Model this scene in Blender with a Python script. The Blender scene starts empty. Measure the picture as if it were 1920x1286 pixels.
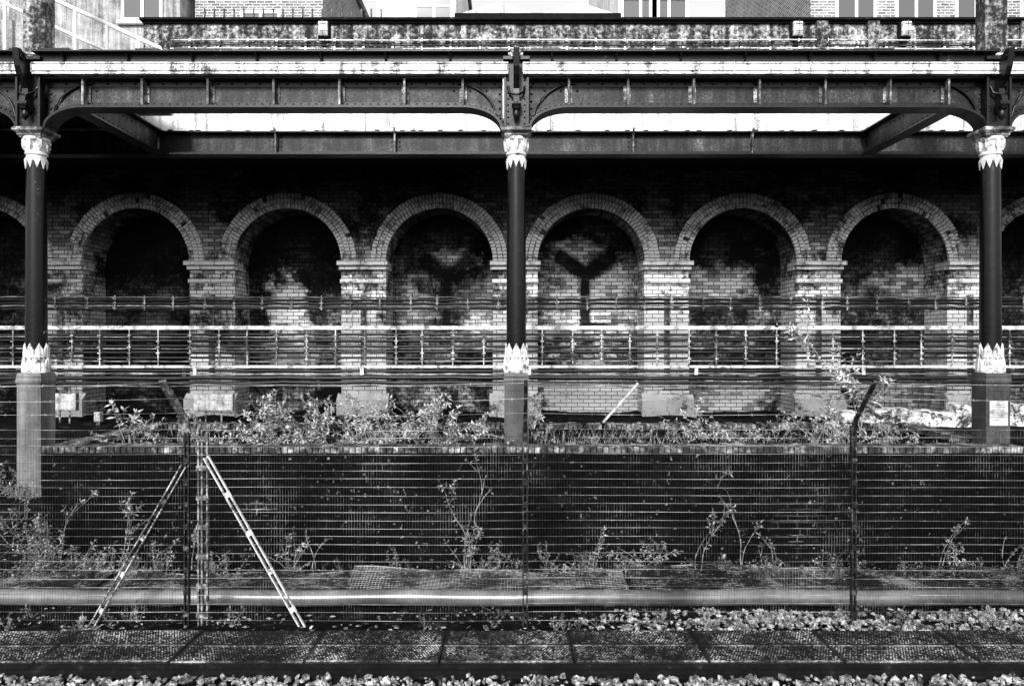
import bpy, math, random
from mathutils import Vector, Matrix
R=random.Random(7)
S=bpy.context.scene
S.view_settings.view_transform='Standard'
try: S.view_settings.look='None'
except Exception: pass
S.view_settings.exposure=0
COL=S.collection

# ---------------------------------------------------------------- mesh builder
class MB:
    def __init__(s): s.v=[]; s.f=[]; s.sm=[]
    def add(s,vs,fs,smooth=False):
        n=len(s.v); s.v.extend([tuple(a) for a in vs]); s.f.extend([tuple(n+i for i in f) for f in fs]); s.sm.extend([smooth]*len(fs))
    def box(s,x0,x1,y0,y1,z0,z1):
        s.add([(x0,y0,z0),(x1,y0,z0),(x1,y1,z0),(x0,y1,z0),(x0,y0,z1),(x1,y0,z1),(x1,y1,z1),(x0,y1,z1)],
              [(0,3,2,1),(4,5,6,7),(0,1,5,4),(1,2,6,5),(2,3,7,6),(3,0,4,7)])
    def bbox(s,x0,x1,y0,y1,z0,z1,b=0.01):
        lo=[(x0+b,y0,z0+b),(x1-b,y0,z0+b),(x1-b,y0,z1-b),(x0+b,y0,z1-b)]
        mi=[(x0,y0+b,z0),(x1,y0+b,z0),(x1,y0+b,z1),(x0,y0+b,z1)]
        hi=[(x0,y1,z0),(x1,y1,z0),(x1,y1,z1),(x0,y1,z1)]
        f=[(0,1,2,3),(11,10,9,8)]
        for i in range(4):
            j=(i+1)%4
            f.append((i,i+4,j+4,j)); f.append((i+4,i+8,j+8,j+4))
        s.add(lo+mi+hi,f)
    def tube(s,path,r,n=6,smooth=True,caps=True):
        path=[Vector(p) for p in path]; vs=[]; m=len(path)
        for i,p in enumerate(path):
            t=(path[min(i+1,m-1)]-path[max(i-1,0)])
            if t.length<1e-9: t=Vector((0,0,1))
            t.normalize()
            a=Vector((0,0,1)) if abs(t.z)<0.9 else Vector((1,0,0))
            u=t.cross(a).normalized(); w=t.cross(u)
            rr=r[i] if isinstance(r,(list,tuple)) else r
            for k in range(n):
                an=2*math.pi*k/n
                vs.append(p+u*(rr*math.cos(an))+w*(rr*math.sin(an)))
        f=[]
        for i in range(m-1):
            for k in range(n):
                k2=(k+1)%n
                f.append((i*n+k,i*n+k2,(i+1)*n+k2,(i+1)*n+k))
        s.add(vs,f,smooth)
        if caps:
            s.add(vs[:n],[tuple(range(n))]); s.add(vs[-n:],[tuple(reversed(range(n)))])
    def lathe(s,prof,cx,cy,n=24,smooth=True,rot=0):
        vs=[];f=[];m=len(prof)
        for (r,z) in prof:
            for k in range(n):
                a=2*math.pi*k/n+rot
                vs.append((cx+r*math.cos(a),cy+r*math.sin(a),z))
        for i in range(m-1):
            for k in range(n):
                k2=(k+1)%n
                f.append((i*n+k,i*n+k2,(i+1)*n+k2,(i+1)*n+k))
        s.add(vs,f,smooth)
        s.add(vs[:n],[tuple(reversed(range(n)))]); s.add(vs[-n:],[tuple(range(n))])
    def prismY(s,poly,y0,y1):
        n=len(poly)
        vs=[(x,y0,z) for x,z in poly]+[(x,y1,z) for x,z in poly]
        f=[tuple(range(n)),tuple(reversed(range(n,2*n)))]
        for i in range(n):
            j=(i+1)%n; f.append((i,i+n,j+n,j))
        s.add(vs,f)
    def prismX(s,poly,x0,x1):
        n=len(poly)
        vs=[(x0,y,z) for y,z in poly]+[(x1,y,z) for y,z in poly]
        f=[tuple(range(n)),tuple(reversed(range(n,2*n)))]
        for i in range(n):
            j=(i+1)%n; f.append((i,i+n,j+n,j))
        s.add(vs,f)
    def rivet(s,x,y,z,r=0.014,d='y-'):
        n=6; vs=[]
        dirs={'y-':(Vector((1,0,0)),Vector((0,0,1)),Vector((0,-1,0))),'x+':(Vector((0,1,0)),Vector((0,0,1)),Vector((1,0,0))),
              'x-':(Vector((0,1,0)),Vector((0,0,1)),Vector((-1,0,0)))}
        u,w,nn=dirs[d]; c=Vector((x,y,z))
        for rr,h in ((1,0),(0.75,0.6)):
            for k in range(n):
                a=2*math.pi*k/n; vs.append(c+u*(r*rr*math.cos(a))+w*(r*rr*math.sin(a))+nn*(r*h))
        vs.append(c+nn*(r*0.85)); f=[]
        for k in range(n):
            k2=(k+1)%n; f.append((k,k2,n+k2,n+k)); f.append((n+k,n+k2,2*n))
        s.add(vs,f,True)
    def build(s,name,mat,parent=None,loc=None):
        if parent is not None: o=parent.location
        elif loc is not None: o=Vector(loc)
        else:
            xs=[v[0] for v in s.v]; ys=[v[1] for v in s.v]; zs=[v[2] for v in s.v]
            o=Vector(((min(xs)+max(xs))/2,(min(ys)+max(ys))/2,min(zs)))
        me=bpy.data.meshes.new(name)
        me.from_pydata([(a-o.x,b-o.y,c-o.z) for a,b,c in s.v],[],s.f)
        me.polygons.foreach_set('use_smooth',s.sm)
        me.materials.append(mat); me.update()
        ob=bpy.data.objects.new(name,me); COL.objects.link(ob)
        if parent is not None: ob.parent=parent
        else: ob.location=o
        return ob

def tag(o,label,cat,group=None,kind=None):
    o["label"]=label; o["category"]=cat
    if group: o["group"]=group
    if kind: o["kind"]=kind
    return o
def empty(name,loc,label,cat,group=None):
    e=bpy.data.objects.new(name,None); e.location=Vector(loc); e.empty_display_size=0.2
    COL.objects.link(e); tag(e,label,cat,group); return e
def dup(e,loc,rot=None,scale=None,label=None):
    n=e.copy(); COL.objects.link(n); n.location=Vector(loc)
    if rot is not None: n.rotation_euler=(0,0,rot)
    if scale is not None: n.scale=scale if hasattr(scale,'__len__') else (scale,)*3
    if label: n["label"]=label
    for c in list(e.children):
        k=c.copy(); COL.objects.link(k); k.parent=n
        for c2 in list(c.children):
            k2=c2.copy(); COL.objects.link(k2); k2.parent=k
    return n

# ---------------------------------------------------------------- materials
def newmat(name):
    m=bpy.data.materials.new(name); m.use_nodes=True
    nt=m.node_tree; b=nt.nodes['Principled BSDF']; return m,nt,b
def g(v): return (v,v,v,1)
def N(nt,t,**k):
    n=nt.nodes.new(t)
    for a,b in k.items(): setattr(n,a,b)
    return n
def math_(nt,op,a,b=None,clamp=False):
    n=N(nt,'ShaderNodeMath',operation=op,use_clamp=clamp)
    for i,x in enumerate((a,b)):
        if x is None: continue
        if isinstance(x,(int,float)): n.inputs[i].default_value=x
        else: nt.links.new(x,n.inputs[i])
    return n.outputs[0]
def noise(nt,vec,scale,detail=6,rough=0.6):
    n=N(nt,'ShaderNodeTexNoise'); n.inputs['Scale'].default_value=scale; n.inputs['Detail'].default_value=detail
    n.inputs['Roughness'].default_value=rough
    nt.links.new(vec,n.inputs['Vector']); return n.outputs[0]
def ramp(nt,fac,pts):
    r=N(nt,'ShaderNodeValToRGB'); nt.links.new(fac,r.inputs[0])
    e=r.color_ramp.elements
    e[0].position=pts[0][0]; e[0].color=g(pts[0][1]); e[1].position=pts[-1][0]; e[1].color=g(pts[-1][1])
    for p,c in pts[1:-1]:
        q=e.new(p); q.color=g(c)
    return r.outputs[0]
def pos(nt,sx=1,sy=1,sz=1):
    gm=N(nt,'ShaderNodeNewGeometry'); mp=N(nt,'ShaderNodeMapping'); mp.inputs['Scale'].default_value=(sx,sy,sz)
    nt.links.new(gm.outputs['Position'],mp.inputs['Vector']); return mp.outputs[0], gm.outputs['Position']
def weather(name,pts,scale=3,rough=0.6,bump=0.3,metal=0.0,streak=0.0,fine=0.25,finescale=40,spec=0.5,bscale=60):
    m,nt,b=newmat(name); L=nt.links
    v,p=pos(nt)
    f=noise(nt,v,scale,8,0.65)
    if streak>0:
        vs,_=pos(nt,9,9,0.5); f2=noise(nt,vs,1.0,5,0.6)
        f=math_(nt,'ADD',math_(nt,'MULTIPLY',f,1-streak),math_(nt,'MULTIPLY',f2,streak))
    ff=noise(nt,v,finescale,4,0.7)
    f=math_(nt,'ADD',f,math_(nt,'MULTIPLY',math_(nt,'SUBTRACT',ff,0.5),fine))
    c=ramp(nt,f,pts); L.new(c,b.inputs['Base Color'])
    b.inputs['Roughness'].default_value=rough; b.inputs['Metallic'].default_value=metal
    b.inputs['Specular IOR Level'].default_value=spec
    bp=N(nt,'ShaderNodeBump'); bp.inputs['Strength'].default_value=bump; bp.inputs['Distance'].default_value=0.01
    L.new(noise(nt,v,bscale,5,0.6),bp.inputs['Height']); L.new(bp.outputs[0],b.inputs['Normal'])
    return m
def brickmat(name,c1,c2,mort,stain,zpts=None,bw=0.225,rh=0.075,ms=0.007,stscale=0.9,bump=0.6,rough=0.85,patches=(),msm=0.2,spec=.2,col_shadows=(),bloom=(),flecks=0):
    """stain: ramp multiplying the colour; zpts: (z,mult) sooting with height; patches: (x,z,rx,rz,gain) pale worn brick;
    col_shadows: list of (strength,[(x0,z0,x1,z1,r)..]) column shadows painted into the colour; bloom: (x,z,rx,rz,gain) lime in the joints only"""
    m,nt,b=newmat(name); L=nt.links
    v,p=pos(nt)
    sp=N(nt,'ShaderNodeSeparateXYZ'); L.new(p,sp.inputs[0]); X,Z=sp.outputs[0],sp.outputs[2]
    u=math_(nt,'ADD',X,sp.outputs[1])
    cb=N(nt,'ShaderNodeCombineXYZ'); L.new(u,cb.inputs[0]); L.new(Z,cb.inputs[1])
    wn=N(nt,'ShaderNodeTexNoise'); wn.inputs['Scale'].default_value=9; L.new(p,wn.inputs['Vector'])
    wm=N(nt,'ShaderNodeVectorMath',operation='MULTIPLY_ADD'); L.new(wn.outputs['Color'],wm.inputs[0]); wm.inputs[1].default_value=(0.026,0.022,0); L.new(cb.outputs[0],wm.inputs[2])
    bt=N(nt,'ShaderNodeTexBrick'); L.new(wm.outputs[0],bt.inputs['Vector'])
    bt.inputs['Scale'].default_value=1; bt.inputs['Brick Width'].default_value=bw; bt.inputs['Row Height'].default_value=rh
    bt.inputs['Mortar Size'].default_value=ms; bt.inputs['Mortar Smooth'].default_value=msm
    bt.inputs['Color1'].default_value=g(c1); bt.inputs['Color2'].default_value=g(c2); bt.inputs['Mortar'].default_value=g(mort)
    f=noise(nt,v,stscale,9,0.68)
    f2=noise(nt,v,14,5,0.7)
    f=math_(nt,'ADD',f,math_(nt,'MULTIPLY',math_(nt,'SUBTRACT',f2,0.5),0.5))
    mul=ramp(nt,f,[(a,c/4.0) for a,c in stain])
    mul=math_(nt,'MULTIPLY',mul,4.0)
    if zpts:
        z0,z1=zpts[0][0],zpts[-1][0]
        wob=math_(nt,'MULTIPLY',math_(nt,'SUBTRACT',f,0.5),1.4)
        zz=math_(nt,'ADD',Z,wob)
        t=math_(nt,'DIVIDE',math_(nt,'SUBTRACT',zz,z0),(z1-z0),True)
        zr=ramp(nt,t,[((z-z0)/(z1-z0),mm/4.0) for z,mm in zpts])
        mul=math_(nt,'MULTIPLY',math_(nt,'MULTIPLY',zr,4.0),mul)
    def blob(px,pz,rx,rz,sc=3.2,am=3.0):
        dx=math_(nt,'DIVIDE',math_(nt,'SUBTRACT',X,px),rx); dz=math_(nt,'DIVIDE',math_(nt,'SUBTRACT',Z,pz),rz)
        d=math_(nt,'SQRT',math_(nt,'ADD',math_(nt,'MULTIPLY',dx,dx),math_(nt,'MULTIPLY',dz,dz)))
        d=math_(nt,'ADD',d,math_(nt,'MULTIPLY',math_(nt,'SUBTRACT',noise(nt,v,sc,7,.7),.5),am))
        return math_(nt,'SUBTRACT',1.15,d,True)
    for (px,pz,rx,rz,gain) in patches:
        mul=math_(nt,'ADD',mul,math_(nt,'MULTIPLY',blob(px,pz,rx,rz),gain))
    for (strength,segs) in col_shadows:
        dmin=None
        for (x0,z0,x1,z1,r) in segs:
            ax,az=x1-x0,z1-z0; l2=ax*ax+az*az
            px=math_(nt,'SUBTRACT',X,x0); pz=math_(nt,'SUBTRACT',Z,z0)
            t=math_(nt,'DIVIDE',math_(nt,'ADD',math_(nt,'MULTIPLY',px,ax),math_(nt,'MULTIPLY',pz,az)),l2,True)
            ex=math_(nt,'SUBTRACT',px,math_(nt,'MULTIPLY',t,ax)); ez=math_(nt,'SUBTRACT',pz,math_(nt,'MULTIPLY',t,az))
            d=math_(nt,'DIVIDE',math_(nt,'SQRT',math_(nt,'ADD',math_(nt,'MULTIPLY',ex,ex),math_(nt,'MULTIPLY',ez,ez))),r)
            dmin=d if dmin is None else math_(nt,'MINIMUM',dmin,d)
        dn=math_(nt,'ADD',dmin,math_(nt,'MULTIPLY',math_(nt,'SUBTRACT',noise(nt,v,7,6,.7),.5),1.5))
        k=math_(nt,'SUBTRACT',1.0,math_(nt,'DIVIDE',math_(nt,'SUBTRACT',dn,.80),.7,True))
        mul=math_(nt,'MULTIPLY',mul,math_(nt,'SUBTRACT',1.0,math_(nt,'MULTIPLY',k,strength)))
    mx=N(nt,'ShaderNodeVectorMath',operation='SCALE'); L.new(bt.outputs['Color'],mx.inputs[0]); L.new(mul,mx.inputs['Scale'])
    out=mx.outputs[0]
    add=None
    for (px,pz,rx,rz,gain) in bloom:
        k=math_(nt,'MULTIPLY',math_(nt,'MULTIPLY',blob(px,pz,rx,rz,5,4.5),bt.outputs['Fac']),gain)
        add=k if add is None else math_(nt,'ADD',add,k)
    if flecks:
        k=math_(nt,'MULTIPLY',math_(nt,'MULTIPLY',math_(nt,'SUBTRACT',noise(nt,v,22,3,.5),.665),12,True),flecks)
        k=math_(nt,'MULTIPLY',k,math_(nt,'MULTIPLY',math_(nt,'SUBTRACT',f,.46),6,True))
        add=k if add is None else math_(nt,'ADD',add,k)
    if add is not None:
        av=N(nt,'ShaderNodeVectorMath',operation='ADD'); L.new(out,av.inputs[0]); L.new(add,av.inputs[1]); out=av.outputs[0]
    mn=N(nt,'ShaderNodeVectorMath',operation='MINIMUM'); L.new(out,mn.inputs[0]); mn.inputs[1].default_value=(.88,.88,.88)
    L.new(mn.outputs[0],b.inputs['Base Color']); b.inputs['Roughness'].default_value=rough
    b.inputs['Specular IOR Level'].default_value=spec
    bp=N(nt,'ShaderNodeBump'); bp.inputs['Strength'].default_value=bump; bp.inputs['Distance'].default_value=0.012
    h=math_(nt,'ADD',math_(nt,'MULTIPLY',bt.outputs['Fac'],-1.0),math_(nt,'MULTIPLY',f2,0.8))
    L.new(h,bp.inputs['Height']); L.new(bp.outputs[0],b.inputs['Normal'])
    return m

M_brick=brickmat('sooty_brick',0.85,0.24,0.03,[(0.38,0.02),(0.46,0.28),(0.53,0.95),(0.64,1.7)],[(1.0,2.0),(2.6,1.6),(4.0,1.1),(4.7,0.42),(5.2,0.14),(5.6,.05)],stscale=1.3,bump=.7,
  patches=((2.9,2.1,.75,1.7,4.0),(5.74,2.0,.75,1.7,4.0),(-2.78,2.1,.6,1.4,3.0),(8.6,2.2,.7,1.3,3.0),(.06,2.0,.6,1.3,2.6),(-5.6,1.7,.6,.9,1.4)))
def nichem(i,base,patches,col_shadows):
    return brickmat('niche_brick',0.62,0.13,0.012,[(0.42,0.015*base),(0.51,0.20*base),(0.59,1.0*base),(0.70,2.4*base)],[(1.0,1.3),(2.2,1.0),(3.9,0.65),(4.6,0.13),(5.1,0.015)],stscale=1.3,patches=patches,col_shadows=col_shadows)
M_low=brickmat('blackened_brick',0.006,0.002,0.004,[(0.40,0.4),(0.58,0.9),(0.64,1.3),(0.74,2.5)],None,stscale=0.8,bump=0.8,rough=0.95,spec=.05,ms=.007,
  bloom=((3.4,.55,.3,.3,.07),(-1.6,1.15,.35,.08,.10),(-2.95,.68,.14,.08,.35),(3.3,.35,.12,.08,.25)),flecks=.4)
M_coping=weather('coping_brick',[(0.41,0.008),(0.50,0.04),(0.59,0.20),(0.70,0.6)],7,0.8,0.6)
M_iron=weather('black_iron_paint',[(0.38,0.002),(0.58,0.006),(0.67,0.025),(0.73,0.32)],5,0.36,0.2,0.0,0.35,0.4,40,.35)
M_web=weather('grey_iron_web',[(0.38,0.002),(0.47,0.010),(0.56,0.038),(0.66,0.09),(0.76,0.35)],2.6,0.5,0.3,0.0,0.5,0.5,40,.3)
M_edge=weather('worn_iron_edge',[(0.40,0.015),(0.52,0.12),(0.64,0.5)],7,0.6,0.4)
M_shaft=weather('glossy_column_paint',[(0.36,0.0012),(0.57,0.003),(0.66,0.015),(0.71,0.32)],5,0.24,0.12,0.0,0.5,0.35,40,.32,25)
M_cream=weather('chipped_white_paint',[(0.35,0.03),(0.41,0.28),(0.47,0.66),(0.7,0.78)],9,0.55,0.3,0,0.15,.4)
M_gutter=weather('white_gutter_paint',[(0.37,0.015),(0.44,0.30),(0.50,0.76),(0.7,0.85)],4,0.5,0.4,0,0.5,.45)
M_whitewall=weather('stained_white_render',[(0.36,0.12),(0.44,0.50),(0.51,0.84),(0.7,0.9)],1.8,0.8,0.4,0,0.6,.35)
M_rubble=weather('patchy_whitewash',[(0.42,0.02),(0.48,0.2),(0.55,0.65),(0.7,0.8)],4,0.9,0.8,0,0.1,.6,20)
M_pier=weather('whitewashed_pier_base',[(0.36,0.05),(0.43,0.5),(0.50,0.86),(0.7,0.9)],3,0.9,0.7,0,0.2,.6,22)
M_render=weather('grey_render',[(0.36,0.30),(0.46,0.6),(0.6,0.88)],1.5,0.8,0.4,0,0.5,.3)
M_renderdark=weather('weathered_grey_render',[(0.36,0.06),(0.46,0.20),(0.56,0.42),(0.68,.7)],2.0,0.85,0.4,0,0.5,.4)
M_plinth=weather('grey_plinth_paint',[(0.36,0.012),(0.5,0.038),(0.64,0.08),(0.75,0.3)],4,0.5,0.3,0,0.4,.2)
M_plinthsunlit=weather('sunlit_plinth_paint',[(0.36,0.04),(0.48,0.12),(0.64,0.26)],3,0.45,0.2,0,0.6,.15)
M_conc=weather('stained_concrete',[(0.41,0.006),(0.48,0.06),(0.55,0.22),(0.66,0.6)],2.4,0.9,0.6,0,0.5,0.65,18)
M_dark=weather('dark_weathered',[(0.4,0.003),(0.6,0.007),(0.75,0.04)],6,0.8,0.5,spec=.12)
M_steel=weather('galvanised_steel',[(0.36,0.12),(0.45,0.45),(0.58,0.78)],5,0.5,0.2,0.0)
M_bracket=weather('worn_bracket_steel',[(0.40,0.02),(0.50,0.15),(0.60,0.60)],5,0.6,0.3,0.0,0,.5)
M_steelmid=weather('rusty_grey_steel',[(0.38,0.02),(0.5,0.08),(0.64,0.40)],14,0.6,0.3,0.0)
M_steeldark=weather('dark_fence_steel',[(0.42,0.004),(0.55,0.015),(0.68,0.18)],12,0.5,0.3,0.0,spec=.3)
M_wire=weather('fence_wire',[(0.43,0.005),(0.54,0.03),(0.65,0.26)],1.6,0.5,0.1,0.0,0,0.4,25,.2)
M_hwire=weather('fence_wire_bright',[(0.38,0.03),(0.50,0.18),(0.63,0.55)],1.2,0.45,0.1,0.0,0,0.25,12,.4)
M_traywire=weather('tray_wire',[(0.42,0.008),(0.51,0.055),(0.62,0.32)],2.5,0.5,0.1,0.0,0,0.4,20,.3)
M_traylight=weather('pale_tray_wire',[(0.38,0.03),(0.49,0.13),(0.61,0.42)],2.5,0.5,0.1,0.0,0,0.4,20,.3)
M_cable=weather('black_cable',[(0.4,0.003),(0.6,0.009),(0.75,0.05)],5,0.42,0.2,0,spec=.35)
M_cablegrey=weather('grey_cable',[(0.38,0.03),(0.5,0.13),(0.64,0.40)],3,0.5,0.2,0)
M_pipe=weather('grey_steel_pipe',[(0.36,0.05),(0.48,0.12),(0.60,0.22),(0.72,0.4)],0.9,0.24,0.04,0.3,0,0.15,25,.7)
M_stone=weather('ballast_stone',[(0.36,0.012),(0.48,0.11),(0.58,0.38),(0.70,0.72)],13,0.85,0.6,0,0,0.6,90)
M_ground=weather('dirty_ground',[(0.45,0.002),(0.57,0.006),(0.67,0.025),(0.78,0.14)],5,0.95,1.0,0,0,0.6,30,.05)
M_leaf=weather('pale_leaf',[(0.36,0.03),(0.45,0.20),(0.56,0.60)],7,0.5,0.1,0,0,0.8,30)
M_leafdim=weather('dull_leaf',[(0.39,0.008),(0.49,0.075),(0.61,0.42)],5,0.5,0.1,0,0,0.8,30)
M_stem=weather('dry_stem',[(0.35,0.05),(0.48,0.2),(0.62,0.45)],12,0.8,0.3)
M_paper=weather('white_notice',[(0.36,0.2),(0.46,.42),(0.62,0.62)],9,0.6,0.05)
M_ink=weather('notice_print',[(0.3,0.12),(0.7,0.2)],8,0.6,0.05)
M_box=weather('pale_cabinet_paint',[(0.38,0.08),(0.47,0.32),(0.6,0.62)],6,0.6,0.2,0,0.4,.4)
M_glass,_nt,_b=newmat('window_glass'); _b.inputs['Base Color'].default_value=g(0.10); _b.inputs['Roughness'].default_value=0.15
M_house=brickmat('house_brick',0.28,0.12,0.62,[(0.3,0.8),(0.7,1.3)],None,ms=0.010,bump=0.3)
M_lens,_nt,_b=newmat('lamp_lens'); _b.inputs['Base Color'].default_value=g(0.85); _b.inputs['Roughness'].default_value=0.25
def covermat():
    m,nt,b=newmat('walkway_cover'); L=nt.links; v,p=pos(nt)
    tc=N(nt,'ShaderNodeTexCoord'); sp=N(nt,'ShaderNodeSeparateXYZ'); L.new(tc.outputs['Object'],sp.inputs[0])
    f=math_(nt,'ADD',noise(nt,v,2.2,7,.7),math_(nt,'MULTIPLY',math_(nt,'SUBTRACT',noise(nt,v,50,4,.7),.5),.7))
    base=ramp(nt,f,[(.36,.002),(.52,.007),(.64,.025),(.76,.12)])
    top=ramp(nt,f,[(.40,.006),(.49,.06),(.58,.22),(.68,.55)])
    k=math_(nt,'GREATER_THAN',sp.outputs[2],.0875)
    mx=N(nt,'ShaderNodeMix',data_type='RGBA'); L.new(k,mx.inputs[0]); L.new(base,mx.inputs[6]); L.new(top,mx.inputs[7])
    L.new(mx.outputs[2],b.inputs['Base Color']); b.inputs['Roughness'].default_value=.75; b.inputs['Specular IOR Level'].default_value=.2
    bp=N(nt,'ShaderNodeBump'); bp.inputs['Strength'].default_value=.7; bp.inputs['Distance'].default_value=.008
    L.new(noise(nt,v,70,5,.6),bp.inputs['Height']); L.new(bp.outputs[0],b.inputs['Normal']); return m
M_cover=covermat()

# ---------------------------------------------------------------- ground
def sm(t): t=max(0,min(1,t)); return t*t*(3-2*t)
def gh(x,y):
    if -5.35<x<6.0: 
        h=0 if y<8.75 else (1.24 if y>8.9 else 1.24*(y-8.75)/0.15)
    else:
        h=0.74*sm((y-8.2)/0.9)+0.5*sm((y-9.3)/1.6)
    n=0.02*math.sin(x*3.1+y*2.2)+0.015*math.sin(x*7.3-y*5.1)
    return h+(n if y>6.6 else 0)
xs=[-400,-120,-40,-20]+[-12+0.16*i for i in range(151)]+[20,40,120,400]
xs=sorted(set(xs+[-5.34,-5.36,5.99,6.01]))
ys=[-400,-60,-10,0,4,5,5.8,6.5,6.6]+[6.7+0.1*i for i in range(20)]+[8.75,8.9,9.0]+[9.2+0.2*i for i in range(26)]+[16,20,60,400]
ys=sorted(set(ys))
mb=MB(); vs=[(x,y,gh(x,y)) for y in ys for x in xs]; nx=len(xs)
fs=[(j*nx+i,j*nx+i+1,(j+1)*nx+i+1,(j+1)*nx+i) for j in range(len(ys)-1) for i in range(nx-1)]
mb.add(vs,fs); o=mb.build('ground',M_ground,loc=(0,0,0))
tag(o,"dark dirty ground beside the railway track, rising behind the brick wall","ground",kind="structure")

t=(1+5**.5)/2
iv=[Vector(a).normalized() for a in [(-1,t,0),(1,t,0),(-1,-t,0),(1,-t,0),(0,-1,t),(0,1,t),(0,-1,-t),(0,1,-t),(t,0,-1),(t,0,1),(-t,0,-1),(-t,0,1)]]
iff=[(0,11,5),(0,5,1),(0,1,7),(0,7,10),(0,10,11),(1,5,9),(5,11,4),(11,10,2),(10,7,6),(7,1,8),(3,9,4),(3,4,2),(3,2,6),(3,6,8),(3,8,9),(4,9,5),(2,4,11),(6,2,10),(8,6,7),(9,8,1)]
def stone(mb,x,y,z,s):
    q=Matrix.Rotation(R.uniform(0,6.28),3,Vector((R.uniform(-1,1),R.uniform(-1,1),R.uniform(-1,1.01))).normalized())
    sc=(R.uniform(.8,1.5),R.uniform(.6,1.0),R.uniform(.4,.85))
    vs=[]
    for a in iv:
        k=R.uniform(.55,1.32)
        p=q@Vector((a.x*sc[0]*k*s,a.y*sc[1]*k*s,a.z*sc[2]*k*s)); vs.append((x+p.x,y+p.y,z+p.z))
    mb.add(vs,iff)
mb=MB()
for i in range(5600):
    x=R.uniform(-5.4,5.4); y=R.uniform(4.95,5.77); stone(mb,x,y,R.uniform(-.015,0.035),R.uniform(.015,.038))
o=mb.build('track_ballast',M_stone); tag(o,"pale crushed stone ballast along the edge of the track","ballast",kind="stuff")
mb=MB()
for i in range(4300):
    x=R.uniform(-6,6.2); y=R.uniform(6.60,7.16)
    d=sm((x-0.5)/1.1)*(.70+.25*math.sin(x*3+y*9))
    if R.random()>0.008+0.99*d: continue
    stone(mb,x,y,R.uniform(0.0,0.05),R.uniform(.016,.038))
o=mb.build('gravel',M_stone); tag(o,"loose pale gravel scattered beneath the mesh fence","gravel",kind="stuff")

# ---------------------------------------------------------------- walkway panels
def walkpanel(x0):
    e=empty('walkway_panel',(x0,6.2,0),"dark studded cable trough cover panel lying beside the ballast","walkway panel","studded walkway panels beside the track")
    mb=MB(); w=1.058
    mb.bbox(x0,x0+w,5.88,6.54,0.0,0.085,0.006)
    mb.box(x0+.01,x0+w-.01,5.885,5.91,.0845,.092); mb.box(x0+.01,x0+w-.01,6.20,6.215,.0845,.090)
    for r in range(24):
        y=5.93+r*0.025
        if 6.18<y<6.23: continue
        for c in range(44):
            x=x0+.03+c*.0232+(0.012 if r%2 else 0)
            if x>x0+w-.03 or R.random()<.25: continue
            j=R.uniform(-.003,.003); l=R.uniform(.007,.016)
            mb.box(x,x+l,y+j,y+.008+j,.084,.0895+R.uniform(0,.003))
    mb.build('cover',M_cover,e)
    return e
e0=walkpanel(-5.9+0.0)
for k in range(1,11):
    dup(e0,(-5.9+k*1.066,6.2+R.uniform(-.005,.005),R.uniform(-.003,.003)))
mb=MB()
mb.box(-8,8,5.80,5.875,0.0,0.055); mb.box(-8,8,5.845,5.868,0.0551,0.080); mb.box(-8,8,5.78,5.80,0.0,0.024)
x=-5.8
while x<6: mb.box(x,x+.14,5.785,5.80,.024,.034); x+=.61
o=mb.build('trough_edge',M_dark); tag(o,"low dark steel edging channel along the walkway panels","edging")

# ---------------------------------------------------------------- fence
FY=6.85
fe=empty('mesh_fence',(0,FY,0),"weldmesh security fence on iron posts topped with barbed wire","fence")
posts=[-6.05,-2.98,0.12,3.13,6.2]
def tube_box(mb,p0,p1,w,d):
    p0=Vector(p0);p1=Vector(p1);t=(p1-p0).normalized(); a=Vector((0,1,0)) if abs(t.y)<.9 else Vector((1,0,0))
    u=t.cross(a).normalized(); v=t.cross(u)
    vs=[]
    for p in(p0,p1):
        for sx,sy in((-1,-1),(1,-1),(1,1),(-1,1)): vs.append(p+u*(sx*w/2)+v*(sy*d/2))
    mb.add(vs,[(0,1,2,3),(7,6,5,4),(0,4,5,1),(1,5,6,2),(2,6,7,3),(3,7,4,0)])
for i,x in enumerate(posts):
    mb=MB()
    for dx in(-.018,.018):
        tube_box(mb,(x+dx,FY,0),(x+dx,FY,1.84),.011,.045)
    z=.1
    while z<1.84:
        mb.box(x-.025,x+.025,FY-.028,FY-.02,z,z+.05); mb.rivet(x-.014,FY-.028,z+.025,.006); mb.rivet(x+.014,FY-.028,z+.025,.006)
        z+=.20
    mb.build('post',M_steeldark,fe)
    w=.036 if i!=1 else .075
    lx=-.06 if i==1 else (.03 if i==3 else 0)
    mb=MB()
    tube_box(mb,(x,FY-.002,1.78),(x,FY-.07,1.93),w,.03)
    tube_box(mb,(x,FY-.06,1.91),(x+lx,FY-.36,2.27),w*.85,.03)
    mb.build('post_arm',M_steelmid if i==1 else M_steeldark,fe)
mb=MB(); x=-2.83
for dx in(-.05,-.018,.03):
    tube_box(mb,(x+dx,FY+.02,0),(x+dx,FY+.02,1.82),.014,.04)
z=.08
while z<1.8:
    mb.box(x-.065,x+.045,FY-.012,FY-.002,z,z+.045)
    for dx in(-.05,.03): mb.rivet(x+dx,FY-.012,z+.02,.008)
    z+=.27
mb.tube([(x-.05,FY-.02,1.80),(x-.01,FY-.02,1.84),(x+.03,FY-.02,1.80)],.007,5)
mb.build('straining_post',M_steelmid,fe)
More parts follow.
